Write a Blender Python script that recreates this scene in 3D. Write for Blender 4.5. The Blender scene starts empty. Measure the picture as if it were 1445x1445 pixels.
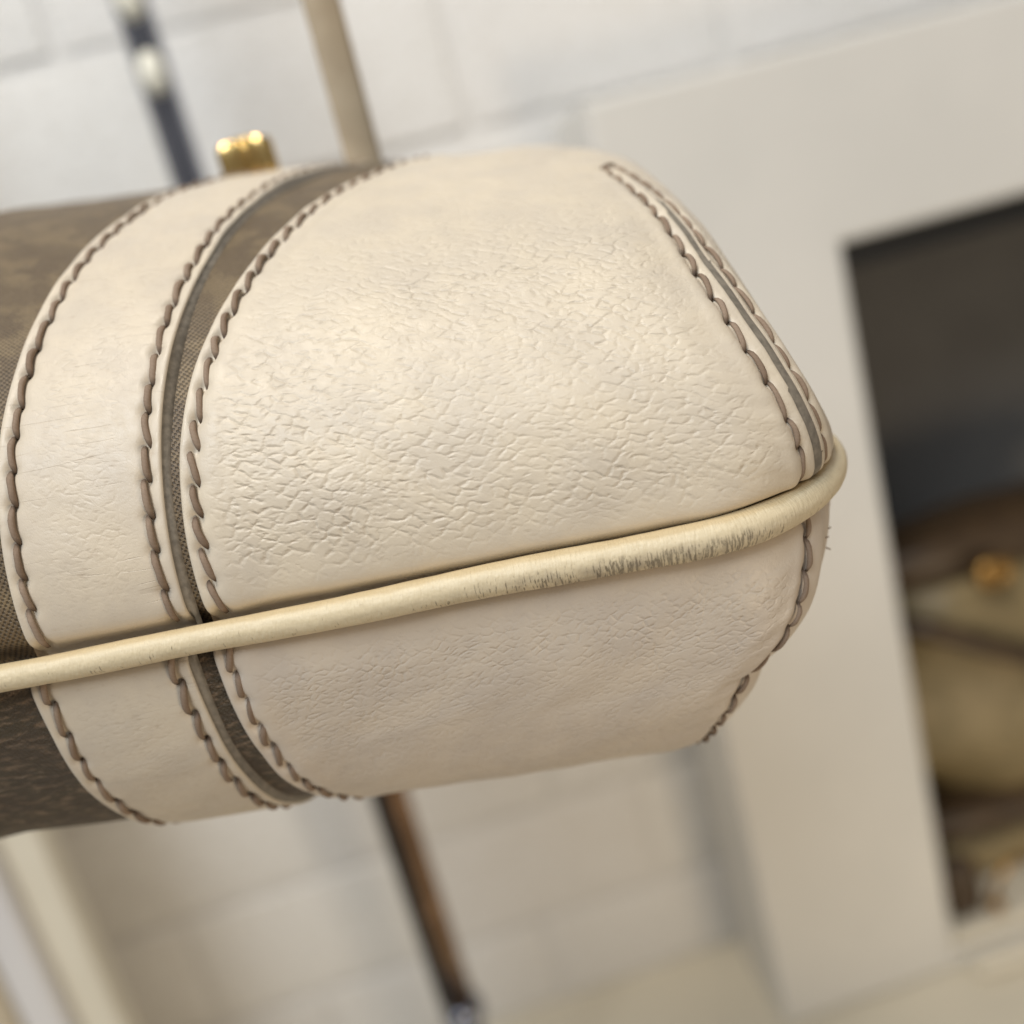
import bpy, math, random
import numpy as np
from mathutils import Vector, Matrix, noise as mnoise

random.seed(7); rng = np.random.default_rng(7)
scene = bpy.context.scene
COL = scene.collection

# ------------------------------------------------------------------ camera
CAM = np.array([0.0, 0.0, 1.30])
PITCH, ROLL = math.radians(14.7), math.radians(15.0)
FW = np.array([0, math.cos(PITCH), -math.sin(PITCH)])
WU = np.array([0, math.sin(PITCH), math.cos(PITCH)])
WR = np.array([1.0, 0, 0])
CR = math.cos(ROLL) * WR - math.sin(ROLL) * WU
CU = math.sin(ROLL) * WR + math.cos(ROLL) * WU
cd = bpy.data.cameras.new('camera'); cam = bpy.data.objects.new('camera', cd); COL.objects.link(cam)
cam.matrix_world = Matrix(((CR[0], CU[0], -FW[0], CAM[0]), (CR[1], CU[1], -FW[1], CAM[1]), (CR[2], CU[2], -FW[2], CAM[2]), (0, 0, 0, 1)))
cd.sensor_width = 36; cd.lens = 36 * 1330 / 1445; cd.clip_start = 0.005; cd.clip_end = 50
cd.dof.use_dof = True; cd.dof.focus_distance = 0.119; cd.dof.aperture_fstop = 7.8; cd.dof.aperture_blades = 0
scene.camera = cam

# ------------------------------------------------------------------ light
world = bpy.data.worlds.new('World'); scene.world = world; world.use_nodes = True
bg = world.node_tree.nodes['Background']; bg.inputs[0].default_value = (1.0, 0.95, 0.89, 1); bg.inputs[1].default_value = 0.25
def area(name, loc, target, size, power, color):
    l = bpy.data.lights.new(name, 'AREA'); l.shape = 'DISK'; l.size = size; l.energy = power; l.color = color
    o = bpy.data.objects.new(name, l); COL.objects.link(o); o.location = loc
    o.rotation_euler = (Vector(target) - Vector(loc)).to_track_quat('-Z', 'Y').to_euler(); return o
area('ceiling_lamp', (-0.15, -0.02, 2.25), (0, 0.14, 1.28), 0.40, 8.0, (1.0, 0.90, 0.77))
area('window_light', (-0.40, -0.55, 2.15), (0.0, 0.5, 1.35), 0.7, 13.0, (0.86, 0.93, 1.0))
area('table_lamp', (0.40, -0.45, 0.86), (0.10, 0.45, 0.88), 0.30, 2.9, (1.0, 0.78, 0.52))
scene.view_settings.view_transform = 'Standard'; scene.view_settings.look = 'None'
scene.view_settings.exposure = -0.34; scene.view_settings.gamma = 1.0; scene.view_settings.use_curve_mapping = False
scene.cycles.use_denoising = True

# ------------------------------------------------------------------ node helpers
class NT:
    def __init__(s, name, rough=.5, spec=.5):
        s.m = bpy.data.materials.new(name); s.m.use_nodes = True; s.t = s.m.node_tree
        s.b = s.t.nodes['Principled BSDF']; s.b.inputs['Roughness'].default_value = rough
        s.b.inputs['Specular IOR Level'].default_value = spec
    def n(s, typ, ins=None, **kw):
        x = s.t.nodes.new(typ)
        for k, v in kw.items(): setattr(x, k, v)
        for k, v in (ins or {}).items(): s.set(x.inputs[k], v)
        return x
    def set(s, sock, v):
        if hasattr(v, 'bl_rna') and isinstance(v, bpy.types.NodeSocket): s.t.links.new(v, sock)
        elif isinstance(v, (int, float)) and sock.type in ('RGBA',): sock.default_value = (v, v, v, 1)
        elif isinstance(v, tuple) and sock.type == 'RGBA' and len(v) == 3: sock.default_value = (*v, 1)
        else: sock.default_value = v
    def math(s, op, a, b=0.0, c=0.0):
        x = s.n('ShaderNodeMath', {0: a, 1: b, 2: c}, operation=op); return x.outputs[0]
    def vmath(s, op, a, b=(0, 0, 0)):
        x = s.n('ShaderNodeVectorMath', {0: a, 1: b}, operation=op); return x.outputs[0]
    def mix(s, f, a, b):
        x = s.n('ShaderNodeMix', data_type='RGBA'); s.set(x.inputs[0], f); s.set(x.inputs[6], a); s.set(x.inputs[7], b); return x.outputs[2]
    def ss(s, v, lo, hi, a=0.0, b=1.0):
        x = s.n('ShaderNodeMapRange', {0: v, 1: lo, 2: hi, 3: a, 4: b}, interpolation_type='SMOOTHSTEP'); return x.outputs[0]
    def uv(s, name='UVMap'): return s.n('ShaderNodeUVMap', uv_map=name).outputs[0]
    def obj(s): return s.n('ShaderNodeTexCoord').outputs['Object']
    def map(s, v, scale, rot=(0, 0, 0), loc=(0, 0, 0)): return s.n('ShaderNodeMapping', {0: v, 1: loc, 2: rot, 3: scale}).outputs[0]
    def noise(s, v, scale, detail=3, rough=.5, dist=0.0): return s.n('ShaderNodeTexNoise', {'Vector': v, 'Scale': scale, 'Detail': detail, 'Roughness': rough, 'Distortion': dist}).outputs[0]
    def noisec(s, v, scale, detail=2): return s.n('ShaderNodeTexNoise', {'Vector': v, 'Scale': scale, 'Detail': detail}).outputs[1]
    def vor(s, v, scale, feature='DISTANCE_TO_EDGE', out=0, dims='3D', rnd=1.0):
        return s.n('ShaderNodeTexVoronoi', {'Vector': v, 'Scale': scale, 'Randomness': rnd}, feature=feature, voronoi_dimensions=dims).outputs[out]
    def bump(s, h, dist, strength=1.0):
        x = s.n('ShaderNodeBump', {'Height': h, 'Distance': dist, 'Strength': strength}); s.t.links.new(x.outputs[0], s.b.inputs['Normal']); return x
    def color(s, c): s.set(s.b.inputs['Base Color'], c)
    def rough(s, c): s.set(s.b.inputs['Roughness'], c)

def plain(name, col, rough=.5, metal=0.0, var=.06, vscale=40, bump=0.0):
    m = NT(name, rough); o = m.obj(); n = m.noise(o, vscale, 4, .6)
    f = m.ss(n, .3, .7)
    m.color(m.mix(f, tuple(c * (1 - var) for c in col), tuple(min(1, c * (1 + var)) for c in col)))
    m.b.inputs['Metallic'].default_value = metal
    m.rough(m.math('ADD', m.math('MULTIPLY', n, .16), rough - .08))
    if bump: m.bump(n, bump)
    return m.m

def leather(name, base, grain=1.0, sx=.36, sy=.62, crack=.0, gw=.00018):
    """pebbled leather; UV in millimetres: u along the bag, v up from the piping; attribute 'grain' fades the relief"""
    m = NT(name, .47, .55); uv = m.uv()
    warp = m.vmath('SCALE', m.vmath('SUBTRACT', m.noisec(uv, .12, 1), (.5, .5, .5))); warp.node.inputs[3].default_value = 3.0
    warp2 = m.vmath('SCALE', m.vmath('SUBTRACT', m.noisec(m.map(uv, (.8, 1.0, 1)), .8, 2), (.5, .5, .5))); warp2.node.inputs[3].default_value = .45
    p = m.vmath('ADD', m.vmath('ADD', uv, warp), warp2)
    q = m.map(p, (sx * 1.22, sy * 1.16, 1), rot=(0, 0, math.radians(43)))
    big = m.ss(m.vor(q, 1.0, dims='2D', rnd=.58), -.04, .28)
    med = m.ss(m.vor(m.map(p, (sx * 1.5, sy * 1.35, 1), rot=(0, 0, .1), loc=(4.1, 9.3, 0)), 1.0, dims='2D', rnd=.8), -.04, .32)
    mk = m.math('MULTIPLY', m.ss(m.noise(m.map(uv, (1, 1, 1), loc=(70, 20, 0)), .09, 2), .50, .62), .6)
    big = m.math('ADD', m.math('MULTIPLY', big, m.math('SUBTRACT', 1.0, mk)), m.math('MULTIPLY', med, mk))
    small = m.ss(m.vor(m.map(p, (sx * 2.0, sy * 1.9, 1), loc=(7.7, 2.1, 0)), 1.0, dims='2D', rnd=.85), -.02, .3)
    broken = m.ss(m.noise(m.map(uv, (.8, 1.4, 1)), .55, 2), .34, .64)                # the grain comes and goes
    broken2 = m.ss(m.noise(m.map(uv, (1, 1, 1), loc=(31, 7, 0)), .30, 2), .40, .68)
    bh = m.math('MULTIPLY_ADD', m.math('SUBTRACT', big, 1.0), broken, 1.0)
    sh = m.math('MULTIPLY_ADD', m.math('SUBTRACT', small, 1.0), broken2, 1.0)
    cellt = m.noise(m.map(p, (sx * .5, sy * .9, 1)), 1.0, 2)
    fine = m.noise(uv, 3.2, 4, .65)
    ga = m.n('ShaderNodeAttribute', attribute_name='grain').outputs['Fac']
    pit = m.ss(m.vor(m.map(p, (sx * .85, sy * 1.6, 1), rot=(0, 0, .1), loc=(3.3, 1.7, 0)), 1.0, 'F1', 0, '2D', rnd=.9), .27, .05)
    pit = m.math('MULTIPLY', pit, m.ss(m.noise(m.map(uv, (1, 1, 1), loc=(9, 17, 0)), .28, 2), .38, .60))
    h = m.math('SUBTRACT', m.math('ADD', m.math('MULTIPLY', bh, .85), m.math('MULTIPLY', sh, .10)), m.math('MULTIPLY', pit, .30))
    h = m.math('SUBTRACT', h, m.math('MULTIPLY', cellt, .25))
    h = m.math('MULTIPLY', h, m.math('MULTIPLY', ga, grain))
    h = m.math('ADD', h, m.math('MULTIPLY', m.noise(m.map(uv, (3.0, 1.6, 1)), 2.0, 3, .7), .26))
    h = m.math('ADD', h, m.math('MULTIPLY', m.noise(uv, .16, 2), .35))
    mott = m.ss(m.noise(uv, .09, 4, .6), .3, .72)
    c = m.mix(mott, tuple(x * .93 for x in base), tuple(min(1, x * y) for x, y in zip(base, (1.05, 1.04, 1.0))))
    pores = m.math('MULTIPLY', m.math('MAXIMUM', m.ss(bh, .25, .0), m.math('MULTIPLY', pit, .7)), m.math('MULTIPLY', ga, .30))
    c = m.mix(pores, c, (.33, .25, .17))
    spots = m.math('MULTIPLY', m.ss(m.noise(uv, 1.1, 3, .7), .66, .78), .30)
    c = m.mix(spots, c, (.36, .27, .19))
    if crack:
        cn = m.noise(m.map(uv, (.022, .26, 1)), 1.0, 3, .45, .0)
        cr = m.ss(m.math('ABSOLUTE', m.math('SUBTRACT', cn, .5)), .010, .0)
        cr = m.math('MULTIPLY', cr, m.ss(m.noise(uv, .14, 2), .47, .60))
        cn2 = m.noise(m.map(uv, (.16, .8, 1), loc=(5, 3, 0)), 1.0, 3, .6, .3)
        cr2 = m.math('MULTIPLY', m.ss(m.math('ABSOLUTE', m.math('SUBTRACT', cn2, .5)), .02, .0), m.ss(m.noise(m.map(uv, (1, 1, 1), loc=(50, 3, 0)), .25, 2), .50, .62))
        cr = m.math('MAXIMUM', cr, m.math('MULTIPLY', cr2, .06))
        c = m.mix(m.math('MULTIPLY', cr, crack), c, (.24, .17, .11))
        h = m.math('SUBTRACT', h, m.math('MULTIPLY', cr, .15))
        gr = m.math('MULTIPLY', m.ss(m.noise(m.map(uv, (.5, .9, 1)), .8, 5, .75), .56, .74), .34)
        c = m.mix(gr, c, (.42, .32, .23))
    m.color(c)
    m.rough(m.math('ADD', m.math('MULTIPLY', m.ss(m.noise(uv, .5, 4, .7), .35, .68), .20), m.math('ADD', m.math('MULTIPLY', fine, .2), .24)))
    m.bump(h, gw)
    return m.m

def canvas_mat(name='coated_canvas', k=1.0, coarse=0.0):
    m = NT(name, .42, .5); uv = m.uv()
    sp = m.n('ShaderNodeSeparateXYZ', {0: uv}); u, v = sp.outputs[0], sp.outputs[1]
    a = m.math('SINE', m.math('MULTIPLY', u, 2 * math.pi / .78)); b = m.math('SINE', m.math('MULTIPLY', v, 2 * math.pi / .78))
    w = m.math('ADD', m.math('MULTIPLY', a, b), m.math('MULTIPLY', m.math('SUBTRACT', m.noise(uv, 2.2, 3), .5), 1.6))
    dots = m.ss(w, -.1, .65)
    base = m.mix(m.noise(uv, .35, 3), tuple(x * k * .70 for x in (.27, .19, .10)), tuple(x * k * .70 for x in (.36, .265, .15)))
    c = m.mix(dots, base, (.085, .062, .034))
    t = m.map(m.vmath('ADD', uv, m.vmath('SCALE', m.noisec(uv, .15, 2))), (1 / 24., 1 / 24., 1), rot=(0, 0, math.radians(45)), loc=(.12, .35, 0))
    fr = m.vmath('SUBTRACT', m.n('ShaderNodeVectorMath', {0: t}, operation='FRACTION').outputs[0], (.5, .5, 0))
    fs = m.n('ShaderNodeSeparateXYZ', {0: fr})
    r = m.math('SQRT', m.math('ADD', m.math('MULTIPLY', fs.outputs[0], fs.outputs[0]), m.math('MULTIPLY', fs.outputs[1], fs.outputs[1])))
    ring = m.math('MULTIPLY', m.ss(m.math('ABSOLUTE', m.math('SUBTRACT', r, .30)), .16, .08), m.ss(m.math('ABSOLUTE', fs.outputs[1]), .03, .07))
    mark = m.math('MULTIPLY', ring, m.ss(m.noise(uv, .9, 2), .25, .42))
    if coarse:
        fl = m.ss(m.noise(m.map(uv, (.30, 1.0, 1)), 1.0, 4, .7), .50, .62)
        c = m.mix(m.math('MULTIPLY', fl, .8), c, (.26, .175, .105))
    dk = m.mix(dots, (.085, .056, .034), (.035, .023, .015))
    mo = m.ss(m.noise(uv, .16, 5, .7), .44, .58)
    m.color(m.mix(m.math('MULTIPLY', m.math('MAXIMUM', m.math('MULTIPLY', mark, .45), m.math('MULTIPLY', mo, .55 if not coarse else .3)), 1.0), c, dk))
    m.bump(m.math('ADD', m.math('SUBTRACT', m.math('MULTIPLY', m.noise(uv, 1.8, 3), .8), dots), m.math('MULTIPLY', m.noise(m.map(uv, (.55, 1.3, 1)), 1.0, 4, .7), coarse)), .00010)
    m.rough(m.math('ADD', m.math('MULTIPLY', m.noise(uv, .8, 2), .2), .46))
    return m.m

def piping_mat():
    m = NT('piping_leather', .40, .5); uv = m.uv()      # u: mm along, v: degrees round (0 = facing out, + = up)
    sp = m.n('ShaderNodeSeparateXYZ', {0: uv}); u, v = sp.outputs[0], sp.outputs[1]
    base = m.mix(m.ss(m.noise(m.map(uv, (.25, .05, 1)), 1, 4, .6), .3, .7), (.66, .56, .375), (.73, .625, .43))
    streak = m.noise(m.map(uv, (4.2, .017, 1), rot=(0, 0, .0)), 1.0, 3, .62)
    # scuffing: worn dark grain on the underside, worst towards the corner
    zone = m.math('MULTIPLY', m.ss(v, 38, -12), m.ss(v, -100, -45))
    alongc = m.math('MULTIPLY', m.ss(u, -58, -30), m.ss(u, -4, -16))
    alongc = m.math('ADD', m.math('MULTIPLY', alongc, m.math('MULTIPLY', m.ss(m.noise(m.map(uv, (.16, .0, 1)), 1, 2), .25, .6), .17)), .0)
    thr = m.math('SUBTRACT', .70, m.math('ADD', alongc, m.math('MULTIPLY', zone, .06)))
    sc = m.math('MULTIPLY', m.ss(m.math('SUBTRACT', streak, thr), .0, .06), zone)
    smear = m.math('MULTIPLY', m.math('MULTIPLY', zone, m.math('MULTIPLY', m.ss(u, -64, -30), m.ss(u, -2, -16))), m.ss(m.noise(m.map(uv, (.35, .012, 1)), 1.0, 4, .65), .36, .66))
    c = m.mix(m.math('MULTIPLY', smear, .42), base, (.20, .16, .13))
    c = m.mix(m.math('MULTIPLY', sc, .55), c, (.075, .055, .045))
    speck = m.math('MULTIPLY', m.ss(m.noise(m.map(uv, (1.2, .06, 1)), 1.6, 3, .7), .62, .74), .45)
    c = m.mix(speck, c, (.30, .21, .12))
    rim = m.ss(m.math('ADD', v, m.math('MULTIPLY', m.math('SUBTRACT', m.noise(m.map(uv, (.3, .0, 1)), 1, 3), .5), 26)), 50, 68)
    c = m.mix(m.math('MULTIPLY', rim, .38), c, (.44, .29, .10))          # yellowed stain where the seam holds polish
    m.color(c)
    h = m.math('ADD', m.noise(m.map(uv, (2.2, .03, 1)), 1.0, 4, .6), m.math('MULTIPLY', streak, .6))
    m.bump(m.math('SUBTRACT', h, sc), .00014)
    m.rough(m.math('ADD', m.math('MULTIPLY', streak, .3), .28))
    return m.m

def thread_mat():
    m = NT('thread', .75, .25); o = m.obj()
    w = m.n('ShaderNodeTexWave', {'Vector': m.map(o, (1, 1, 1), rot=(0, 0, math.radians(32))), 'Scale': 760.0, 'Distortion': .6}, bands_direction='X').outputs['Fac']
    inf = m.n('ShaderNodeObjectInfo').outputs['Random']
    c = m.mix(inf, (.245, .175, .125), (.335, .25, .185))
    sx_ = m.n('ShaderNodeSeparateXYZ', {0: o}).outputs[0]
    c = m.mix(m.math('MULTIPLY', m.ss(w, .6, .0), .14), c, (.14, .10, .07))
    c = m.mix(m.math('MULTIPLY', m.noise(o, 1400, 3), .35), c, (.17, .125, .09))
    c = m.mix(m.math('MULTIPLY', m.ss(m.math('ABSOLUTE', sx_), .0013, .0021), .75), c, (.075, .052, .038))   # darker where it enters the hole
    m.color(c); m.bump(m.noise(m.map(o, (300, 2500, 2500)), 1.0, 2), .00010); return m.m

def paint_brick():
    m = NT('white_painted_brick', .55, .4); o = m.obj(); inf = m.n('ShaderNodeObjectInfo').outputs['Random']
    sh = m.vmath('ADD', o, m.n('ShaderNodeCombineXYZ', {0: m.math('MULTIPLY', inf, 9.), 1: m.math('MULTIPLY', inf, 5.)}).outputs[0])
    n = m.noise(sh, 22, 5, .6)
    tone = m.mix(inf, (.80, .79, .775), (.85, .84, .81))
    m.color(m.mix(m.ss(n, .45, .75), tone, (.72, .70, .66)))
    m.bump(n, .0015); return m.m

def noisy(name, a, b, scale, rough=.5, bump=0.0):
    m = NT(name, rough); o = m.obj(); n = m.noise(o, scale, 5, .6); m.color(m.mix(m.ss(n, .3, .7), a, b))
    if bump: m.bump(n, bump)
    return m.m

MT = dict(
    upper=leather('cream_leather', (.65, .572, .462), 1.0, .40, .60),
    lower=leather('cream_leather_underside', (.635, .553, .462), .8, .55, .80, gw=.00015),
    band=leather('cream_leather_band', (.635, .556, .450), .30, .50, .80, crack=.12, gw=.00016),
    edge=plain('grey_edge_paint', (.20, .175, .14), .5, var=.25, vscale=900),
    lip=plain('cream_cut_edge', (.60, .50, .385), .6, var=.10, vscale=900),
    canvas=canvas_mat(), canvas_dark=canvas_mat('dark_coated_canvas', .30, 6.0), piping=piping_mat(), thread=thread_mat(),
    fray=plain('frayed_fibre', (.27, .20, .145), .8),
    straplea=noisy('tan_strap_leather', (.40, .32, .22), (.47, .385, .27), 120, .5, .0004),
    gold=plain('polished_gold_metal', (.85, .60, .24), .20, 1.0, vscale=300),
    oldgold=plain('aged_brass', (.42, .25, .085), .4, 1.0, vscale=300),
    chrome=plain('chrome', (.34, .36, .43), .13, 1.0, vscale=60),
    brown_reflect=plain('brown_reflection_metal', (.29, .18, .11), .25, 1.0, var=.15, vscale=60),  # brown reflection in the chrome pole, put into the metal colour
    glint=plain('painted_highlight', (.92, .89, .76), .15, vscale=60),  # pale tone painted for the pole's lamp highlights
    brick=paint_brick(),
    mortar=noisy('painted_mortar', (.70, .69, .67), (.76, .75, .73), 60, .7, .001),
    white=noisy('white_cabinet_paint', (.71, .70, .665), (.775, .76, .72), 7, .42, .0006),
    white2=noisy('white_board_paint', (.66, .65, .66), (.70, .69, .69), 14, .42, .0006),
    yellow_lit=noisy('yellow_lit_trim', (.70, .655, .54), (.74, .695, .58), 20, .5, .0006),  # yellow light on the post's side face, put into the paint colour
    ledge=noisy('cream_ledge_paint', (.72, .665, .54), (.76, .70, .57), 10, .45, .0006),
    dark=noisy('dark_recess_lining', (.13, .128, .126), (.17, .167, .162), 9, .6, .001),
    black=plain('black_shade_reflection', (.008, .008, .008), .6),  # painted dark for the recess shadow and the pole's dark reflection
    khaki=noisy('khaki_bag_leather', (.20, .155, .075), (.28, .215, .11), 45, .45, .002),
    brown=noisy('dark_brown_trim', (.045, .027, .014), (.07, .042, .02), 60, .4, .001),
    buff=noisy('buff_box_paper', (.62, .52, .33), (.68, .57, .37), 20, .6),
    deskw=noisy('beige_panel', (.52, .45, .33), (.56, .48, .36), 12, .5),
)

# ------------------------------------------------------------------ object helpers
def tag(o, label=None, cat=None, group=None, kind=None):
    if label: o['label'] = label
    if cat: o['category'] = cat
    if group: o['group'] = group
    if kind: o['kind'] = kind
    return o
def link(o, parent=None):
    COL.objects.link(o)
    if parent is not None:
        o.parent = parent
        o.matrix_parent_inverse = PW[parent.name].inverted() if parent.name in PW else Matrix()
    return o
PW = {}
def empty(name, loc):
    o = bpy.data.objects.new(name, None); o.empty_display_size = .01; COL.objects.link(o); o.location = loc
    PW[o.name] = Matrix.Translation(Vector(loc)); return o
def meshobj(name, verts, faces, mats, parent=None, fmat=None, smooth=True, uv=None, attr=None):
    """verts (n,3) world; faces: (m,4) array or list; uv per vertex"""
    me = bpy.data.meshes.new(name); verts = np.asarray(verts, dtype=np.float64)
    if isinstance(faces, np.ndarray):
        nf, k = faces.shape
        me.vertices.add(len(verts)); me.vertices.foreach_set('co', verts.ravel())
        me.loops.add(nf * k); me.loops.foreach_set('vertex_index', faces.ravel().astype(np.int32))
        me.polygons.add(nf); me.polygons.foreach_set('loop_start', np.arange(0, nf * k, k, dtype=np.int32))
        me.update(calc_edges=True)
    else:
        me.from_pydata([tuple(v) for v in verts], [], [tuple(f) for f in faces]); me.update()
    for m in (mats if isinstance(mats, (list, tuple)) else [mats]): me.materials.append(m)
    if fmat is not None: me.polygons.foreach_set('material_index', np.asarray(fmat, dtype=np.int32))
    if smooth: me.polygons.foreach_set('use_smooth', np.ones(len(me.polygons), dtype=bool))
    if uv is not None:
        l = me.uv_layers.new(name='UVMap'); vi = np.empty(len(me.loops), dtype=np.int32); me.loops.foreach_get('vertex_index', vi)
        l.data.foreach_set('uv', np.asarray(uv)[vi].ravel())
    if attr is not None:
        a = me.attributes.new('grain', 'FLOAT', 'POINT'); a.data.foreach_set('value', np.asarray(attr, dtype=np.float32))
    me.validate()
    return link(bpy.data.objects.new(name, me), parent)
def gridfaces(nr, nc):
    i, j = np.meshgrid(np.arange(nr - 1), np.arange(nc - 1), indexing='ij'); a = i * nc + j
    return np.stack([a, a + 1, a + nc + 1, a + nc], -1).reshape(-1, 4)
def tube(pts, rad, seg=12, cap=True):
    pts = np.asarray(pts, float); n = len(pts); rad = np.broadcast_to(rad, (n,))
    t = np.gradient(pts, axis=0); t /= np.linalg.norm(t, axis=1)[:, None]
    a = np.array([0, 0, 1.0]) if abs(t[0][2]) < .9 else np.array([1.0, 0, 0]); V = []
    for k in range(n):
        a = a - t[k] * (a @ t[k]); a /= np.linalg.norm(a); b = np.cross(t[k], a)
        for q in range(seg):
            w = 2 * math.pi * q / seg; V.append(pts[k] + rad[k] * (a * math.cos(w) + b * math.sin(w)))
    F = [(k * seg + q, k * seg + (q + 1) % seg, (k + 1) * seg + (q + 1) % seg, (k + 1) * seg + q) for k in range(n - 1) for q in range(seg)]
    if cap: F += [tuple(range(seg))[::-1], tuple(range((n - 1) * seg, n * seg))]
    return V, F
def bevbox(lo, hi, b=.002, frame=None):
    """bevelled box verts/faces through chamfered corners; frame maps (t, d, z) to the world"""
    lo = np.array(lo); hi = np.array(hi); c = (lo + hi) / 2; h = (hi - lo) / 2; b = min(b, *(h * .9))
    V = []; idx = {}
    for sx in (-1, 1):
        for sy in (-1, 1):
            for sz in (-1, 1):
                for ax in range(3):
                    p = np.array([sx, sy, sz]) * (h - b); p[ax] += (sx, sy, sz)[ax] * b
                    idx[(sx, sy, sz, ax)] = len(V); V.append(c + p)
    F = []
    for ax in range(3):
        o = [k for k in range(3) if k != ax]
        for sg in (-1, 1):
            loop = []
            for (p, q) in ((-1, -1), (1, -1), (1, 1), (-1, 1)):
                s = [0, 0, 0]; s[ax] = sg; s[o[0]] = p; s[o[1]] = q; loop.append(idx[(*s, ax)])
            F.append(loop)
    for ax in range(3):
        o = [k for k in range(3) if k != ax]
        for p in (-1, 1):
            for q in (-1, 1):
                s0 = [0, 0, 0]; s1 = [0, 0, 0]; s0[ax] = -1; s1[ax] = 1
                for s in (s0, s1): s[o[0]] = p; s[o[1]] = q
                F.append([idx[(*s0, o[0])], idx[(*s1, o[0])], idx[(*s1, o[1])], idx[(*s0, o[1])]])
    for sx in (-1, 1):
        for sy in (-1, 1):
            for sz in (-1, 1): F.append([idx[(sx, sy, sz, k)] for k in range(3)])
    # consistent normals
    V = [np.array(v) for v in V]; G = []
    for f in F:
        n = np.cross(V[f[1]] - V[f[0]], V[f[2]] - V[f[0]]); m = sum(V[i] for i in f) / len(f) - c
        G.append(f if n @ m > 0 else f[::-1])
    if frame: V = [frame(v) for v in V]
    return V, G

# ================================================================== BACKGROUND
YAW = math.radians(5.0)
NT_, TT = np.array([-math.sin(YAW), math.cos(YAW), 0]), np.array([math.cos(YAW), math.sin(YAW), 0])
def W(v):            # (along wall, distance from camera plane, height relative to camera) -> world
    return CAM + TT * v[0] + NT_ * v[1] + np.array([0, 0, v[2]])
def wbox(name, lo, hi, mat, parent=None, b=.002, smooth=False):
    V, F = bevbox(lo, hi, b, W); return meshobj(name, V, F, mat, parent, smooth=smooth)

LEDGE = -.452
wbox('ledge', (-.75, .12, LEDGE - .04), (.95, .56, LEDGE), MT['ledge'], b=.004)
tag(bpy.data.objects['ledge'], 'cream painted ledge along the foot of the brick wall', None, None, 'structure')

# ---- brick wall
wall = empty('brick_wall', W((0, .52, LEDGE)))
tag(wall, 'white painted brick wall', None, None, 'structure')
wbox('mortar', (-.62, .5072, LEDGE - .02), (.205, .55, .01), MT['mortar'], wall, b=.001)
wbox('mortar', (-.62, .5072, .012), (.85, .55, .42), MT['mortar'], wall, b=.001)
brick_me = []
for v in range(8):
    L_, H_ = .1, .0665
    V, F = [], []
    nx, nz = 9, 6
    r_ = np.random.default_rng(v)
    for iz in range(nz):
        for ix in range(nx):
            x = -1 + 2 * ix / (nx - 1); z = -1 + 2 * iz / (nz - 1)
            e = max(abs(x) ** 4, abs(z) ** 3)
            y = -.0014 * (1 - e) + r_.normal(0, .00012)
            V.append((x * .5 * (1 + r_.normal(0, .004)), y, z * .5 * (1 + r_.normal(0, .012))))
    for iz in range(nz - 1):
        for ix in range(nx - 1):
            a = iz * nx + ix; F.append((a, a + 1, a + nx + 1, a + nx))
    n0 = len(V)
    ring = [ix for ix in range(nx)] + [iz * nx + nx - 1 for iz in range(1, nz)] + [(nz - 1) * nx + ix for ix in range(nx - 2, -1, -1)] + [iz * nx for iz in range(nz - 2, 0, -1)]
    for k in ring: V.append(V[k])
    for k in ring: V.append((V[k][0], .03, V[k][2]))
    nrg = len(ring)
    for k in range(len(ring)):
        k2 = (k + 1) % len(ring); F.append((n0 + k2, n0 + k, n0 + nrg + k, n0 + nrg + k2))
    me = bpy.data.meshes.new('brick'); me.from_pydata(V, [], F); me.materials.append(MT['brick'])
    me.polygons.foreach_set('use_smooth', np.ones(len(F), dtype=bool)); me.update(); brick_me.append(me)
PITCH_Z = .0755; z0 = -.314 - 2 * PITCH_Z
row = 0; z = z0
while z < .38:
    hi_row = z > .008
    tmax = .84 if hi_row else .20
    off = (.0155 if row % 2 == 0 else -.060) - 5 * .139
    t = off
    # course starts are slightly irregular
    t += (-.007 if row == 0 else random.uniform(-.012, .012) if row not in (2,) else 0)
    while t < tmax:
        ln = .139 + random.uniform(-.006, .006)
        t2 = min(t + ln, tmax)
        zlo, zhi = max(z, LEDGE + .001 if row == 0 else z), z + PITCH_Z
        if t2 - t > .03 and t2 > -.60:
            o = bpy.data.objects.new('brick', random.choice(brick_me)); COL.objects.link(o); o.parent = wall
            c = W(((t + t2) / 2, .5055 + random.uniform(-.0006, .0006), (zlo + zhi) / 2))
            o.matrix_parent_inverse = PW[wall.name].inverted()
            o.matrix_basis = Matrix.Translation(Vector(c)) @ Matrix.Rotation(YAW, 4, 'Z') @ Matrix.Diagonal((t2 - t - .0070, 1, (zhi - zlo) - .0070, 1))
        t = t2
    z += PITCH_Z; row += 1

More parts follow.
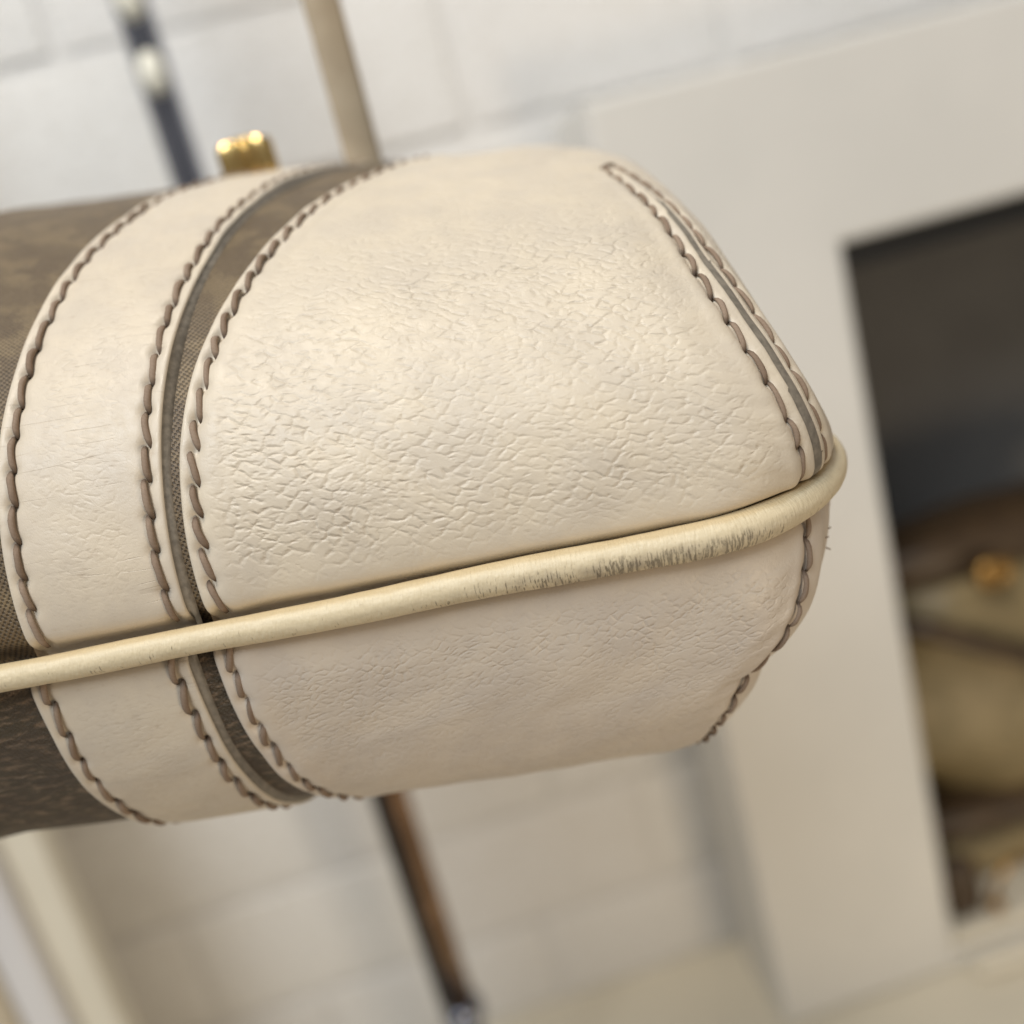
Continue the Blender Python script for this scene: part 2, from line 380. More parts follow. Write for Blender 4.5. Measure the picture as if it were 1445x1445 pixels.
# ---- white cabinet with a dark recess
CL, CRT, CT, CF = .114, .62, .055, .43
OL, OT, OB = .2205, -.0335, -.433
cab = empty('display_cabinet', W((.36, .47, LEDGE)))
tag(cab, 'white painted display cabinet with a dark open recess, right of the handbag', 'cabinet')
def ring_frame(name, outer, inner, d0, d1, mat, parent, b=.003):
    """rectangular frame of one piece: outer/inner = (t0, z0, t1, z1), chamfered front edges"""
    def loop(r, i, d): t0, q0, t1, q1 = r; return [(t0 + i, d, q0 + i), (t1 - i, d, q0 + i), (t1 - i, d, q1 - i), (t0 + i, d, q1 - i)]
    loops = [loop(outer, 0, d1), loop(outer, 0, d0 + b), loop(outer, b * .3, d0 + b * .3), loop(outer, b, d0), loop(inner, -b, d0), loop(inner, -b * .3, d0 + b * .3), loop(inner, 0, d0 + b), loop(inner, 0, d1)]
    V = [W(p) for l in loops for p in l]; n = len(loops)
    F = [(i * 4 + k, i * 4 + (k + 1) % 4, ((i + 1) % n) * 4 + (k + 1) % 4, ((i + 1) % n) * 4 + k) for i in range(n) for k in range(4)]
    return meshobj(name, V, F, mat, parent, smooth=False)
ring_frame('frame', (CL, LEDGE + .0005, CRT, CT), (OL, LEDGE + .009, .52, OT), CF, .498, MT['white'], cab)
wbox('sill', (OL + .0002, CF + .001, LEDGE + .0095), (.5198, .60, OB), MT['ledge'], cab, .003)
wbox('sill_moulding', (OL + .004, CF - .016, LEDGE + .0005), (.5198, CF + .0005, LEDGE + .010), MT['ledge'], cab, .004)
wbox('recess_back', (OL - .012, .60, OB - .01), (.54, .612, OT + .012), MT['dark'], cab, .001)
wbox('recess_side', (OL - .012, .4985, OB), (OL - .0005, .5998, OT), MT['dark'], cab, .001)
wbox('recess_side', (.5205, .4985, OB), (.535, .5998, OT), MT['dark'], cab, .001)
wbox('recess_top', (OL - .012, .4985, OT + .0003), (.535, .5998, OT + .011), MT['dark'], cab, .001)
wbox('shadow_strip', (OL + .0005, CF + .006, OT - .013), (.5195, CF + .016, OT - .0003), MT['black'], cab, .001)  # black strip stands for the shadow under the recess top

# ---- bag lying in the recess
def blob(name, lo, hi, mat, parent, n=2.6, seg=36, wr=.0, seed=0):
    lo = np.array(lo); hi = np.array(hi); c = (lo + hi) / 2; h = (hi - lo) / 2; V = []; nr = seg // 2
    sg = lambda x, e: np.sign(x) * abs(x) ** e
    for i in range(nr + 1):
        ph = -math.pi / 2 + math.pi * i / nr
        for j in range(seg):
            th = 2 * math.pi * j / seg
            p = np.array([sg(math.cos(ph), 2 / n) * sg(math.cos(th), 2 / n), sg(math.cos(ph), 2 / n) * sg(math.sin(th), 2 / n), sg(math.sin(ph), 2 / n)])
            q = c + h * p
            if wr: q = q + p * wr * mnoise.noise(Vector(q * 22) + Vector((seed, 0, 0)))
            V.append(W(q))
    F = [(i * seg + j, i * seg + (j + 1) % seg, (i + 1) * seg + (j + 1) % seg, (i + 1) * seg + j) for i in range(nr) for j in range(seg)]
    return meshobj(name, V, F, mat, parent)
def wtube(name, pts, rad, mat, parent, seg=10):
    V, F = tube([W(p) for p in pts], rad, seg); return meshobj(name, V, F, mat, parent)
b2 = empty('shelf_bag', W((.33, .50, OB)))
tag(b2, 'slouchy khaki leather bag with dark brown trim and gold ring inside the cabinet recess', 'bag')
blob('body', (.222, .462, -.392), (.43, .535, -.225), MT['khaki'], b2, 2.5, 44, .012, 3)
blob('base_band', (.223, .458, -.402), (.43, .536, -.377), MT['brown'], b2, 3.5, 36, .003, 1)
blob('foot_panel', (.226, .462, OB + .0005), (.428, .533, -.398), MT['khaki'], b2, 4, 36, .002, 2)
blob('top_band', (.224, .468, -.243), (.43, .53, -.207), MT['brown'], b2, 3.0, 36, .004, 5)
wtube('strap', [(.232, .462, -.246), (.252, .452, -.254), (.285, .449, -.274), (.33, .449, -.300), (.38, .452, -.31)], .0065, MT['brown'], b2)
an = np.linspace(0, 2 * math.pi, 25)
V, F = tube([W((.292 + .008 * math.cos(a), .459, -.232 + .005 * math.sin(a))) for a in an], .0042, 8); meshobj('ring', V, F, MT['oldgold'], b2)
kc = empty('key_case', W((.243, .45, OB)))
tag(kc, 'small dark brown key case with gold clasp on the cabinet sill', 'key case')
blob('case_body', (.2265, .438, OB + .0003), (.252, .456, -.392), MT['brown'], kc, 2.8, 24, .003, 9)
blob('clasp', (.249, .434, OB + .003), (.258, .444, -.421), MT['oldgold'], kc, 2.2, 16)
wtube('loop', [(.254, .44, -.420), (.262, .442, -.408), (.274, .444, -.404), (.284, .446, -.410)], 0.0018, MT['oldgold'], kc, 8)

# ---- pole of a stand, behind the bag
px, pd = -.0530, .40
st = empty('display_stand', W((px, pd, LEDGE)))
tag(st, 'upright metal pole of a display stand behind the handbag', 'stand')
V, F = tube([W((px, pd, z)) for z in np.linspace(-.085, .36, 8)], .0066, 24); meshobj('upper_tube', V, F, MT['chrome'], st)
V, F = tube([W((px, pd, z)) for z in np.linspace(-.345, -.082, 6)], .0074, 24); meshobj('lower_tube', V, F, MT['brown_reflect'], st)
prof_ = [(.0076, -.352), (.0098, -.350), (.0108, -.346), (.0108, -.342), (.0092, -.338), (.0076, -.3375)]
def lathe(prof, c, seg=24):
    V = [W((c[0] + r * math.cos(2 * math.pi * q / seg), c[1] + r * math.sin(2 * math.pi * q / seg), z)) for r, z in prof for q in range(seg)]
    F = [(k * seg + q, k * seg + (q + 1) % seg, (k + 1) * seg + (q + 1) % seg, (k + 1) * seg + q) for k in range(len(prof) - 1) for q in range(seg)]
    F += [tuple(range(seg))[::-1], tuple(range((len(prof) - 1) * seg, len(prof) * seg))]; return V, F
V, F = tube([W((px - .0052, pd - .0075, z)) for z in np.linspace(-.33, -.085, 6)], .0036, 10); meshobj('dark_reflection_rod', V, F, MT['black'], st)  # black rod added for the dark reflection on the pole's left side
V, F = lathe(prof_, (px, pd)); meshobj('collar', V, F, MT['chrome'], st)
V, F = tube([W((px, pd, z)) for z in np.linspace(LEDGE + .006, -.351, 4)], .0066, 24); meshobj('foot_tube', V, F, MT['chrome'], st)
V, F = lathe([(.045, LEDGE + .0003), (.045, LEDGE + .004), (.038, LEDGE + .007), (.01, LEDGE + .009)], (px, pd), 32); meshobj('base_plate', V, F, MT['chrome'], st)
for z in (.0965, .1225):
    blob('highlight_oval', (px - .0042, pd - .0115, z - .0080), (px + .0056, pd - .0045, z + .0080), MT['glint'], st, 2.0, 16)  # pale ovals added as the bright lamp highlights on the pole

# ---- door casing at the left
dc = empty('door_casing', W((-.24, .40, LEDGE)))
tag(dc, 'white painted upright casing board at the lower left, before the brick wall', 'casing')
wbox('board', (-.2385, .388, LEDGE + .0005), (-.2205, .412, .30), MT['white2'], dc, .002)
wbox('edge_strip', (-.2203, .396, LEDGE + .0005), (-.2025, .412, .30), MT['yellow_lit'], dc, .0015)
wbox('panel', (-.40, .394, LEDGE + .0005), (-.2435, .410, .30), MT['deskw'], dc, .0015)
wbox('shadow_gap_board', (-.2433, .404, LEDGE + .0005), (-.2387, .4115, .30), MT['edge'], dc, .0008)  # grey strip stands for the shadow gap left of the board

# ================================================================== HANDBAG
D = {'th': 0.059242, 'ph': 0.343716, 'ro': 0.198259, 'ty': 0.007847, 'L': 0.047488, 'psi': -0.061475, 'r0': 0.025803, 'r1': 0.024276,
     'HU': 0.052004, 'RU': 0.097258, 'nU': 2.246498, 'HL': 0.044561, 'RL': 0.038911, 'nL': 2.735944, 'sR': 0.296821, 'HUx': -0.213599,
     'HLx': 0.117578, 'xp': -0.04055, 'cp': -0.007169, 'cp2': 0.048999, 'xs': -0.042900, 'ws': 0.021670, 'cs': 0.020818, 'xpL': -0.041774,
     'cpL': 0.016585, 'xsL': -0.045113, 'csL': 0.006274, 'rtip': 0.339129, 'sRL': -0.031008, 'r1L': 0.002763, 'psL': -0.735203,
     'u1': -0.002982, 'u2': -0.003495, 'u3': 5.6e-05, 'l1': -0.003109, 'l2': -0.002377, 'l3': 0.001328, 'HUxx': -0.01306, 'HLxx': -0.031694}
def _frame():
    th, ph, ro = D['th'], D['ph'], D['ro']
    e1 = np.array([math.cos(th), 0, -math.sin(th)]); e3h = np.array([math.sin(th), 0, math.cos(th)]); up = np.array([0, -1., 0])
    e3 = e3h * math.cos(ph) + up * math.sin(ph); e2 = up * math.cos(ph) - e3h * math.sin(ph)
    R = lambda v: np.array([v[0] * math.cos(ro) + v[1] * math.sin(ro), -v[0] * math.sin(ro) + v[1] * math.cos(ro), v[2]])
    w = lambda v: CR * v[0] - CU * v[1] + FW * v[2]
    T = np.array([0, D['ty'], .118])
    return np.array([w(R(e1)), w(R(e2)), w(R(e3))]), CAM + w(R(T))
E3, ORG = _frame()
MOUTH = .205
def level(up, s):
    """shape of the horizontal slice s of a shell: height, front inset, corner radius, corner centre, side angle"""
    H, R, n = (D['HU'], D['RU'], D['nU']) if up else (D['HL'], D['RL'], D['nL'])
    a = np.clip(s, 0, 1) * np.pi / 2; e = np.maximum(s - 1, 0)
    hp = np.sin(a) ** (2 / n) - .15 * e * e; ip = 1 - np.cos(a) ** (2 / n) + e * 1.3
    sR, r1, ps = (D['sR'], D['r1'], D['psi']) if up else (D['sRL'], D['r1L'], D['psL'])
    ps = D['psi'] + (ps - D['psi']) * np.clip(s * 4, 0, 1)
    rm = .011 if up else .008
    r = rm + (D['r0'] - rm) * np.exp(-s / .10) + r1 * np.clip(s, 0, 1.6) ** 2
    zc = R * ip + r; xc = D['L'] + sum(D[('u' if up else 'l') + str(k)] * np.sin(k * np.pi * np.clip(s, 0, 1)) for k in (1, 2, 3)) - R * sR * ip + np.tan(ps) * zc - r / np.cos(ps)
    return H * hp, R * ip, r, xc, zc, ps
def base_pt(up, l, s):
    """l: metres along the slice from the corner ridge (minus = along the front), s: level"""
    h, ins, r, xc, zc, ps = level(up, s)
    tot = np.pi / 2 - ps; half = r * tot / 2
    al = -np.pi / 2 + tot * np.clip((l + half) / (2 * half), 0, 1)
    x = xc + r * np.cos(al) + np.minimum(l + half, 0); z = zc + r * np.sin(al)
    sd = np.maximum(l - half, 0); x = x + sd * np.sin(ps); z = z + sd * np.cos(ps)
    h = h * (1 + (D['HUx'] if up else D['HLx']) * x / .1 + (D['HUxx'] if up else D['HLxx']) * np.clip(x / .1, -1.3, 1.3) ** 2)
    z = np.minimum(z, MOUTH)
    tp = np.clip((z - .128) / (MOUTH - .128), 0, 1); h = h * np.sqrt(np.maximum(1 - tp * tp, 0))
    return np.stack([x, h if up else -h, z], -1)
def pt(up, l, s, off=0.0):
    e = 3e-4; p = base_pt(up, l, s)
    if np.ndim(off) == 0 and off == 0.0: return p
    n = nrm(up, l, s); return p + n * np.asarray(off)[..., None]
def nrm(up, l, s):
    e = 4e-4; s = np.maximum(s, .012)
    dl = base_pt(up, l + e, s) - base_pt(up, l - e, s); ds = base_pt(up, l, s + .01) - base_pt(up, l, s - .01)
    n = np.cross(dl, ds) * (-1 if up else 1); ln = np.linalg.norm(n, axis=-1, keepdims=True)
    return n / np.maximum(ln, 1e-12)
def x2l(up, x, s):
    h, ins, r, xc, zc, ps = level(up, s); tot = np.pi / 2 - ps
    c = np.clip((x - xc) / r, 0, 1)
    return np.where(x < xc, -(r * tot / 2) - (xc - x), r * (-np.arccos(c) + np.pi / 2 - tot / 2))
def toW(p): return ORG + np.asarray(p) @ E3
nsign = 1.0
_t = nrm(True, np.array([-.03]), np.array([.4]))[0]
if _t[2] > 0: raise RuntimeError('normals point inwards')

CAN = -.0013                                             # canvas lies this far under the leather
bag = empty('handbag', toW(np.array([-.08, 0, .09])))
tag(bag, 'monogram canvas handbag with cream leather corner, band and piping, bottom corner towards the viewer', 'handbag')

def sl_curve(up, s, kind):
    s = np.asarray(s, float)
    if up: x = {'patch': D['xp'] + D['cp'] * s + D['cp2'] * s * s, 'bandR': D['xs'] + D['cs'] * s * s, 'bandL': D['xs'] - D['ws'] + D['cs'] * s * s}[kind]
    else: x = {'patch': D['xpL'] + D['cpL'] * s * s, 'bandR': D['xsL'] + D['csL'] * s * s, 'bandL': D['xsL'] - D['ws'] + D['csL'] * s * s}[kind]
    return x2l(up, x, s)
def arc_m(up, s, l=-.05):
    """arc length up from the piping, metres"""
    ss = np.linspace(0, 3.2, 1600); p = base_pt(up, np.full_like(ss, l), ss)
    c = np.concatenate([[0], np.cumsum(np.linalg.norm(np.diff(p, axis=0), axis=1))]); return np.interp(s, ss, c)
def s_of_m(up, m, l=-.05):
    ss = np.linspace(0, 3.2, 1600); return np.interp(m, arc_m(up, ss, l), ss)

# ---- canvas body
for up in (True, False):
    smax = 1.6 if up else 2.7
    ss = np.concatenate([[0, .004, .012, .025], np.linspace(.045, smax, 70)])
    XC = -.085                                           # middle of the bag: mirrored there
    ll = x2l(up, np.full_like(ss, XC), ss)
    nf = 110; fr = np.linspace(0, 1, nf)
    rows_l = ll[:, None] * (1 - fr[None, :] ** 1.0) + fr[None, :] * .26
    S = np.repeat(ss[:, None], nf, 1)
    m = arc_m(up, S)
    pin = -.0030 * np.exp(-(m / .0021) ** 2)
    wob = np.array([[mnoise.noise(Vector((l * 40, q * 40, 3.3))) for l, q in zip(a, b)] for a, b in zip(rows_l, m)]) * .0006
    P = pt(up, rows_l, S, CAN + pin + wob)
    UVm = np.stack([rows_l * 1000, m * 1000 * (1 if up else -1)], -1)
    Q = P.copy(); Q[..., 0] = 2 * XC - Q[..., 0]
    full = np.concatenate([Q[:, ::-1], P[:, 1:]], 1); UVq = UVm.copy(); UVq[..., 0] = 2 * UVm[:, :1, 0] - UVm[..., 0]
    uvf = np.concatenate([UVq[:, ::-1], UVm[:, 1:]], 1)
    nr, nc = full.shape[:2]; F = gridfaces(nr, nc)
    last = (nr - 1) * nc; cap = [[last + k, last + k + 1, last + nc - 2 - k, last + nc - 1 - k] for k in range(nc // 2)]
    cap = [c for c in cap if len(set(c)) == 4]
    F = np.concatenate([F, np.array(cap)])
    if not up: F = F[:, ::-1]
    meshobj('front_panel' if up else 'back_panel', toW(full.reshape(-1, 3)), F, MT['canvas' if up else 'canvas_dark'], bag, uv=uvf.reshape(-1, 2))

# ---- stitch mesh (shared)
def stitch_mesh(k):
    n, seg = 9, 8; V = []; r_ = np.random.default_rng(100 + k)
    ph = r_.uniform(0, 6)
    for i in range(n):
        t = i / (n - 1); x = (t - .5) * .0042
        z = .00042 * (1 - abs(2 * t - 1) ** 2.6) - .00048 * abs(2 * t - 1) ** 3
        y = .00007 * math.sin(ph + 5 * t)
        r = .00045 * (1 - .4 * abs(2 * t - 1) ** 4)
        for q in range(seg):
            a = 2 * math.pi * q / seg; lob = 1 + 0.06 * math.cos(2 * (a + 5.0 * t + ph))
            V.append((x, y + r * lob * math.cos(a), z + .85 * r * lob * math.sin(a)))
    F = [(i * seg + q, (i + 1) * seg + q, (i + 1) * seg + (q + 1) % seg, i * seg + (q + 1) % seg) for i in range(n - 1) for q in range(seg)]
    F += [tuple(range(seg)), tuple(range((n - 1) * seg, n * seg))[::-1]]
    me = bpy.data.meshes.new('stitch'); me.from_pydata(V, [], F); me.materials.append(MT['thread'])
    me.polygons.foreach_set('use_smooth', np.ones(len(F), dtype=bool)); me.update(); return me
STM = [stitch_mesh(k) for k in range(5)]

def holes_on(up, lfun, s0, s1, pitch, jit=.07):
    """points (l, s) spaced along a row"""
    ss = np.linspace(s0, s1, 900); l = lfun(ss); p = base_pt(up, l, ss)
    c = np.concatenate([[0], np.cumsum(np.linalg.norm(np.diff(p, axis=0), axis=1))])
    n = max(2, int(round(c[-1] / pitch))); d = np.linspace(0, c[-1], n + 1)
    d[1:-1] += rng.normal(0, pitch * jit, n - 1)
    sh = np.interp(d, c, ss); return np.interp(sh, ss, l), sh
def add_stitches(up, hl, hs, parent, slant, lift, scale=1.0, off=0.0):
    P = toW(pt(up, hl, hs, np.full(len(hl), 1e-9))); N = nrm(up, hl, hs) @ E3
    for k in range(len(hl) - 1):
        a, b = P[k], P[k + 1]; n = N[k] + N[k + 1]; n /= np.linalg.norm(n)
        d = b - a; ln = np.linalg.norm(d); d = d - n * (d @ n); d /= np.linalg.norm(d); y = np.cross(n, d)
        an = math.radians(slant + random.uniform(-4, 4)); d2 = d * math.cos(an) + y * math.sin(an); y2 = np.cross(n, d2)
        c = (a + b) / 2 + n * (lift + random.uniform(-.00006, .00006)) + y * random.uniform(-.0001, .0001)
        o = bpy.data.objects.new('stitch', random.choice(STM)); COL.objects.link(o); o.parent = parent
        sx = ln / .0042 * random.uniform(1.02, 1.10) / math.cos(an); sy = scale * random.uniform(.9, 1.08)
        Mx = Matrix(((d2[0] * sx, y2[0] * sy, n[0] * sy, c[0]), (d2[1] * sx, y2[1] * sy, n[1] * sy, c[1]), (d2[2] * sx, y2[2] * sy, n[2] * sy, c[2]), (0, 0, 0, 1)))
        o.matrix_parent_inverse = Matrix(); o.matrix_basis = Mx      # every part's own matrix is the identity in the world

def hole_disp(P, hl, hs, up, depth, sig):
    """gaussian dimples at stitch holes; P (...,3) base points"""
    H = base_pt(up, hl, hs); out = np.zeros(P.shape[:-1])
    for h in H:
        d2 = ((P - h) ** 2).sum(-1); m_ = d2 < (4 * sig) ** 2
        out[m_] -= depth * np.exp(-d2[m_] / (2 * sig * sig))
    return out
def nz(a, b, sc_, seed, amp):
    f = np.vectorize(lambda x, y: mnoise.noise(Vector((x * sc_, y * sc_, seed)))); return f(a, b) * amp

EDGE_D = np.array([0, .00007, .0002, .0004, .0007, .001, .0013, .0016, .0019, .0022, .0025, .0028, .0032, .0037, .0043, .005])
def roll_off(de, th=.00125, w=.00055):
    q = np.clip(1 - de / w, 0, 1); return -th * .6 * (1 - np.sqrt(1 - q * q * .98))

# ---- corner patches
for up in (True, False):
    stip = D['rtip'] * 2 if up else .66
    sfull = np.linspace(.2, 2.0, 600); lp_ = sl_curve(up, sfull, 'patch')
    bad = np.where(lp_ > -.020)[0]; smax = float(sfull[bad[0]]) if len(bad) else 2.0
    smax = min(smax, 1.5 if up else 1.25)
    mm = np.concatenate([np.arange(0, .004, .00025), np.arange(.004, float(arc_m(up, smax)), .00042)]); ss = s_of_m(up, mm); ss[0] = 0.0
    lp = sl_curve(up, ss, 'patch')
    rid = np.concatenate([np.arange(-.0064, .0064, .0003)])
    nmid = 150
    wing = np.minimum(-lp, .030)
    mid = lp[:, None] + EDGE_D[-1] + (rid[0] - lp[:, None] - EDGE_D[-1]) * np.linspace(0, 1, nmid + 2)[None, 1:-1]
    sid = rid[-1] + (wing[:, None] - rid[-1]) * np.linspace(0, 1, 40)[None, 1:]
    Lg = np.concatenate([lp[:, None] + EDGE_D[None, :], mid, np.repeat(rid[None, :], len(ss), 0), sid], 1)
    S = np.repeat(ss[:, None], Lg.shape[1], 1); Mg = arc_m(up, S)
    de = Lg - lp[:, None]
    B0 = base_pt(up, Lg, S)
    off = roll_off(de)
    row_d = .0020
    hl, hs = holes_on(up, lambda s: sl_curve(up, s, 'patch') + row_d, .02 if up else .007, min(smax, 1.25 if up else 1.0), .0043)
    off += -.00030 * np.exp(-((de - row_d) / .00060) ** 2) + hole_disp(B0, hl, hs, up, .00075, .00060)
    off += .00022 * np.exp(-((de - row_d - .0022) / .0013) ** 2)
    # boxed-corner dart: two stitch rows either side of a grey painted cut edge, closing to a point
    fade = np.clip((stip - S) / .05, 0, 1)
    lofs = lambda s: np.interp(s, [0, .12, .35], [-.0006, .0010, .0024]) * (0 if up else 1)
    LD = Lg + lofs(S)
    half = (.00055 + .0006 * np.clip(1 - S / stip, 0, 1)) * np.clip((stip - .07 - S) / .10, 0, 1) * (1 if up else 0)
    strip = (np.abs(LD) < half)
    rowo = lambda s: .0016 + .0014 * np.clip((stip - s) / .35, 0, 1)
    RO = rowo(S)
    off += .00055 * np.exp(-(np.abs(Lg) / (.0016 if up else .0022)) ** 2) * np.clip((stip + .1 - S) / .2, 0, 1)
    off += fade * (-.00022 * (np.abs(LD) < half) - .00030 * np.exp(-((np.abs(LD) - RO) / .00055) ** 2) * (1 if up else (LD < 0)) + .00020 * np.exp(-((np.abs(LD) - RO - .0018) / .001) ** 2))
    dh = []
    for sg in ((-1, 1) if up else (-1,)):
        a, b = holes_on(up, lambda s: sg * rowo(s) - lofs(s), .03 if up else .006, stip, .0047 if up else .0042); dh.append((a, b))
        off += hole_disp(B0, a, b, up, .00052, .00050)
    off += -.0034 * np.exp(-(Mg / .0021) ** 2)
    off += nz(Lg, Mg, 55, 1.7 + up, .00050) + nz(Lg, Mg, 160, 4.1 + up, .00016)
    # short pull wrinkles running from the dart
    pull = np.exp(-((np.abs(Lg) - .006) / .005) ** 2) * (Lg < 0) * fade
    off += pull * nz(Lg * .25, Mg + Lg * .5, 420, 8.0, .00022)
    # faint creases
    Nn = nrm(up, Lg, S); P = B0 + Nn * off[..., None]
    # cut edge at the left side, turned down to the canvas
    sk = base_pt(up, lp, ss) + nrm(up, lp, ss) * (CAN - .0002)
    P = np.concatenate([sk[:, None], P], 1); nr, nc = P.shape[:2]
    uv = np.stack([np.concatenate([Lg[:, :1], Lg], 1) * 1000, np.concatenate([Mg[:, :1], Mg], 1) * 1000], -1)
    gr = np.clip((Mg - .0035) / .006, 0, 1) * np.clip((de - .003) / .004, 0, 1) * np.clip((np.abs(Lg) - .0035) / .006, .25, 1)
    gr *= np.clip(.35 + .9 * (nz(Lg, Mg, 28, 2.2, 1.0) + .45), .25, 1.15)
    gr *= 1 - .75 * np.clip((Mg - .044) / .032, 0, 1) if up else 1.0
    gr = np.concatenate([gr[:, :1] * 0, gr], 1)
    F = gridfaces(nr, nc); fm = np.zeros((nr - 1, nc - 1), dtype=np.int32); fm[:, :2] = 1
    st_ = np.concatenate([strip[:, :1] * False, strip], 1); fm[(st_[:-1, :-1] & st_[:-1, 1:])] = 2
    if not up: F = F[:, ::-1]
    pa = meshobj('corner_patch', toW(P.reshape(-1, 3)), F, [MT['upper' if up else 'lower'], MT['lip'], MT['edge']], bag, fm.ravel(), uv=uv.reshape(-1, 2), attr=gr.ravel())
    pa['label'] = 'pebbled cream leather corner patch, upper bright face' if up else 'cream leather corner patch on the shaded underside'
    sl = 16 if up else -16
    add_stitches(up, hl, hs, pa, sl, -.00026)
    for sg, (a, b) in zip((-1, 1), dh): add_stitches(up, a, b, pa, (7 if up else -7) * sg, -.00012 if up else .00004, .86)
    if up:                                               # bar tack closing the dart
        e = np.array([stip, stip]); add_stitches(up, np.array([-.0022, .0022]), e + np.array([-.004, .004]), pa, 0, .0, 1.1)

# ---- leather bands
for up in (True, False):
    smax = 1.35 if up else 1.1
    mm = np.concatenate([np.arange(0, .004, .0003), np.arange(.004, float(arc_m(up, smax)), .00045)]); ss = s_of_m(up, mm); ss[0] = 0
    la, lb = sl_curve(up, ss, 'bandL'), sl_curve(up, ss, 'bandR')
    nm = 26
    mid = la[:, None] + EDGE_D[-1] + (lb - la - 2 * EDGE_D[-1])[:, None] * np.linspace(0, 1, nm + 2)[None, 1:-1]
    Lg = np.concatenate([la[:, None] + EDGE_D[None], mid, lb[:, None] - EDGE_D[None, ::-1]], 1)
    S = np.repeat(ss[:, None], Lg.shape[1], 1); Mg = arc_m(up, S); da, db = Lg - la[:, None], lb[:, None] - Lg
    B0 = base_pt(up, Lg, S); off = roll_off(da) + roll_off(db, w=.0004); R_ = .0021; rows = []
    for sg, kind, dd in ((1, 'bandL', da), (-1, 'bandR', db)):
        a, b = holes_on(up, lambda s: sl_curve(up, s, kind) + sg * R_, .02 if up else .007, smax - .02, .0046); rows.append((a, b))
        off += -.00030 * np.exp(-((dd - R_) / .00060) ** 2) + hole_disp(B0, a, b, up, .00070, .00060)
    off += .00018 * np.exp(-((da - .011) / .006) ** 2)
    off += -.0034 * np.exp(-(Mg / .0021) ** 2) + nz(Lg, Mg, 60, 6.7 + up, .00042) + nz(Lg, Mg, 170, 3.3, .00014)
    P = B0 + nrm(up, Lg, S) * off[..., None]
    skl = base_pt(up, la, ss) + nrm(up, la, ss) * (CAN - .0002); skr = base_pt(up, lb + .0009, ss) + nrm(up, lb, ss) * (CAN - .0002)
    skm = base_pt(up, lb + .00050, ss) + nrm(up, lb, ss) * (CAN * .55)
    P = np.concatenate([skl[:, None], P, skm[:, None], skr[:, None]], 1); nr, nc = P.shape[:2]
    pad = lambda A: np.concatenate([A[:, :1], A, A[:, -1:], A[:, -1:]], 1)
    uv = np.stack([pad(Lg) * 1000 + 220, pad(Mg) * 1000 + 60], -1)
    gr = pad(np.clip((Mg - .004) / .006, 0, 1) * np.clip((np.minimum(da, db) - .003) / .004, 0, 1))
    F = gridfaces(nr, nc); fm = np.zeros((nr - 1, nc - 1), dtype=np.int32); fm[:, :2] = 1; fm[:, -3:] = 2
    if not up: F = F[:, ::-1]
    bo = meshobj('leather_band', toW(P.reshape(-1, 3)), F, [MT['band'], MT['lip'], MT['edge']], bag, fm.ravel(), uv=uv.reshape(-1, 2), attr=gr.ravel())
    bo['label'] = 'creased cream leather band across the lit face' if up else 'cream leather band on the shaded underside'
    for (a, b), sl in zip(rows, (8, 10)): add_stitches(up, a, b, bo, sl if up else -sl, -.00022)

# ---- piping round the bottom seam
lm = float(x2l(True, np.array([-.085]), np.array([0.0]))[0])
lv = np.concatenate([np.linspace(lm, -.03, 150)[:-1], np.linspace(-.03, .06, 160)[:-1], np.linspace(.06, .20, 60)])
c = base_pt(True, lv, np.zeros_like(lv)); t = np.gradient(c, axis=0); t /= np.linalg.norm(t, axis=1)[:, None]
out = np.stack([t[:, 2], 0 * t[:, 0], -t[:, 0]], -1)
rad = np.interp(c[:, 0], [-.085, -.04, .0, .03, .06], [.0018, .00185, .00215, .0024, .0021])
rad = rad * (1 + np.array([mnoise.noise(Vector((l * 90, 0, 0))) for l in lv]) * .05)
c = c + out * np.interp(lv, [-.03, -.005, .02], [.0005, .0002, -.0006])[:, None] + np.array([0, 1., 0]) * np.array([mnoise.noise(Vector((l * 35, 5, 0))) for l in lv])[:, None] * .00050
seg = 30; V = []; UVp = []
for k in range(len(lv)):
    for q in range(seg + 1):
        a = math.radians(-180 + 360 * q / seg)
        rr = rad[k] * (1 + .03 * mnoise.noise(Vector((lv[k] * 260, a * 1.5, 2))))
        V.append(c[k] + rr * (out[k] * math.cos(a) + np.array([0, 1, 0]) * math.sin(a))); UVp.append((lv[k] * 1000, math.degrees(a)))
V = np.array(V); UVp = np.array(UVp); n1 = len(lv)
Vm = V.reshape(n1, seg + 1, 3).copy(); Vm[..., 0] = 2 * -.085 - Vm[..., 0]
U2 = UVp.reshape(n1, seg + 1, 2); Um = U2.copy(); Um[..., 0] = 2 * lm * 1000 - Um[..., 0]
full = np.concatenate([Vm[::-1][:-1], V.reshape(n1, seg + 1, 3)]); uvf = np.concatenate([Um[::-1][:-1], U2])
po = meshobj('piping', toW(full.reshape(-1, 3)), gridfaces(*full.shape[:2])[:, ::-1], MT['piping'], bag, uv=uvf.reshape(-1, 2))
po['label'] = 'cream leather piping, scuffed dark near the corner'

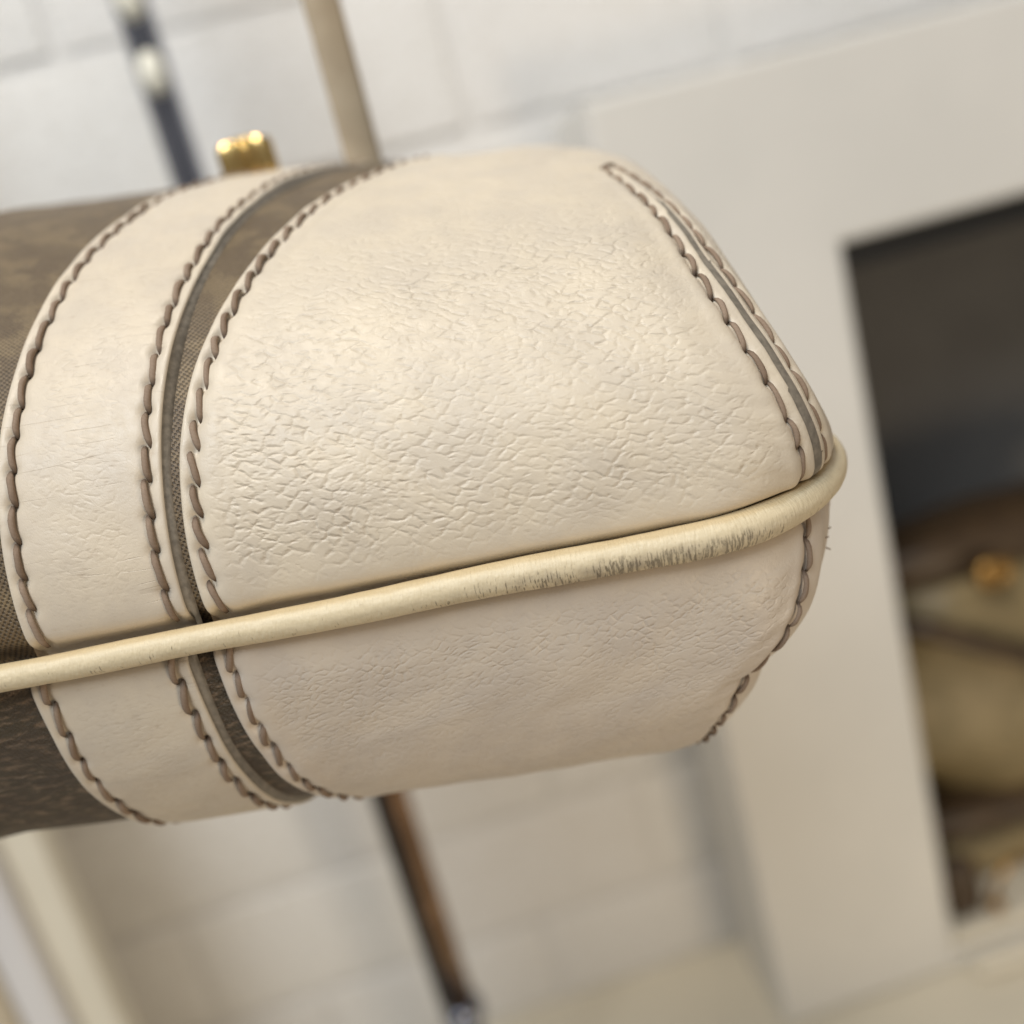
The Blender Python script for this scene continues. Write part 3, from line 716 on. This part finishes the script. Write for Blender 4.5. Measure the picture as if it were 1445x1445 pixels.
# ---- frayed thread ends at the lower dart
fl, fs_ = np.array([.0035]), np.array([.06])
k0 = base_pt(False, fl, fs_)[0]; nn = nrm(False, fl, fs_)[0]
for k in range(6):
    d_ = nn * .8 + np.array([random.uniform(.3, 1.0), random.uniform(-.7, .5), random.uniform(-.3, .3)]); d_ /= np.linalg.norm(d_)
    a0 = k0 + np.array([0, random.uniform(-.0007, .0007), random.uniform(-.0005, .0005)]) - nn * .0032; ln = .0030 + random.uniform(.0002, .0009)
    cv = np.array([random.uniform(-1, .4), random.uniform(-1, 1), random.uniform(-1, 1)]) * .0018
    V, F = tube(toW(np.array([a0 + d_ * ln * q + cv * q * q for q in np.linspace(0, 1, 6)])), np.linspace(.00026, .00009, 6), 5)
    meshobj('frayed_thread', V, F, MT['fray'], bag)

# ---- shoulder strap rising from the bag
def ribbon(name, pts, width, thick, mat, parent, wdir):
    V = []; 
    prof = []
    for q in range(12):
        a = 2 * math.pi * q / 12; prof.append((np.sign(math.cos(a)) * abs(math.cos(a)) ** .5 * width / 2, np.sign(math.sin(a)) * abs(math.sin(a)) ** .7 * thick / 2))
    pts = np.array(pts); t = np.gradient(pts, axis=0); t /= np.linalg.norm(t, axis=1)[:, None]
    for k in range(len(pts)):
        w = wdir - t[k] * (wdir @ t[k]); w /= np.linalg.norm(w); b = np.cross(t[k], w)
        for (x, y) in prof: V.append(pts[k] + w * x + b * y)
    F = [(k * 12 + q, k * 12 + (q + 1) % 12, (k + 1) * 12 + (q + 1) % 12, (k + 1) * 12 + q) for k in range(len(pts) - 1) for q in range(12)]
    F += [tuple(range(12))[::-1], tuple(range((len(pts) - 1) * 12, len(pts) * 12))]
    return meshobj(name, V, F, mat, parent)
sx, sy = -.0115, .215
zz = np.linspace(.012, .40, 30)
so = ribbon('shoulder_strap', [(sx + .0008 * math.sin(q * 20), sy + .001 * math.sin(q * 13), CAM[2] + q) for q in zz], .0078, .0026, MT['straplea'], bag, np.array([1., .2, 0]))
# ---- gold knurled stud on top
gx = toW(pt(True, np.array([float(x2l(True, np.array([-.0447]), np.array([1.06]))[0])]), np.array([1.06]), np.array([0.0]) + 1e-9))[0]
def stud():
    V = []; seg = 60; prof = [(.0, .0), (.0042, .0), (.0050, .0012), (.0052, .0022), (.0052, .0072), (.0048, .0082), (.0034, .0088), (.0, .0090)]
    P = []
    for (r, z) in prof[1:-1]:
        for q in range(seg):
            a = 2 * math.pi * q / seg; k = 1 + (.16 * math.cos(a * 10) if .0011 < z < .0083 else 0)
            P.append(gx + np.array([r * k * math.cos(a), r * k * math.sin(a), z - .0015]))
    n = len(prof) - 2
    F = [(i * seg + q, i * seg + (q + 1) % seg, (i + 1) * seg + (q + 1) % seg, (i + 1) * seg + q) for i in range(n - 1) for q in range(seg)]
    F += [tuple(range(seg))[::-1], tuple(range((n - 1) * seg, n * seg))]
    return P, F
V, F = stud(); meshobj('stud', V, F, MT['gold'], bag)
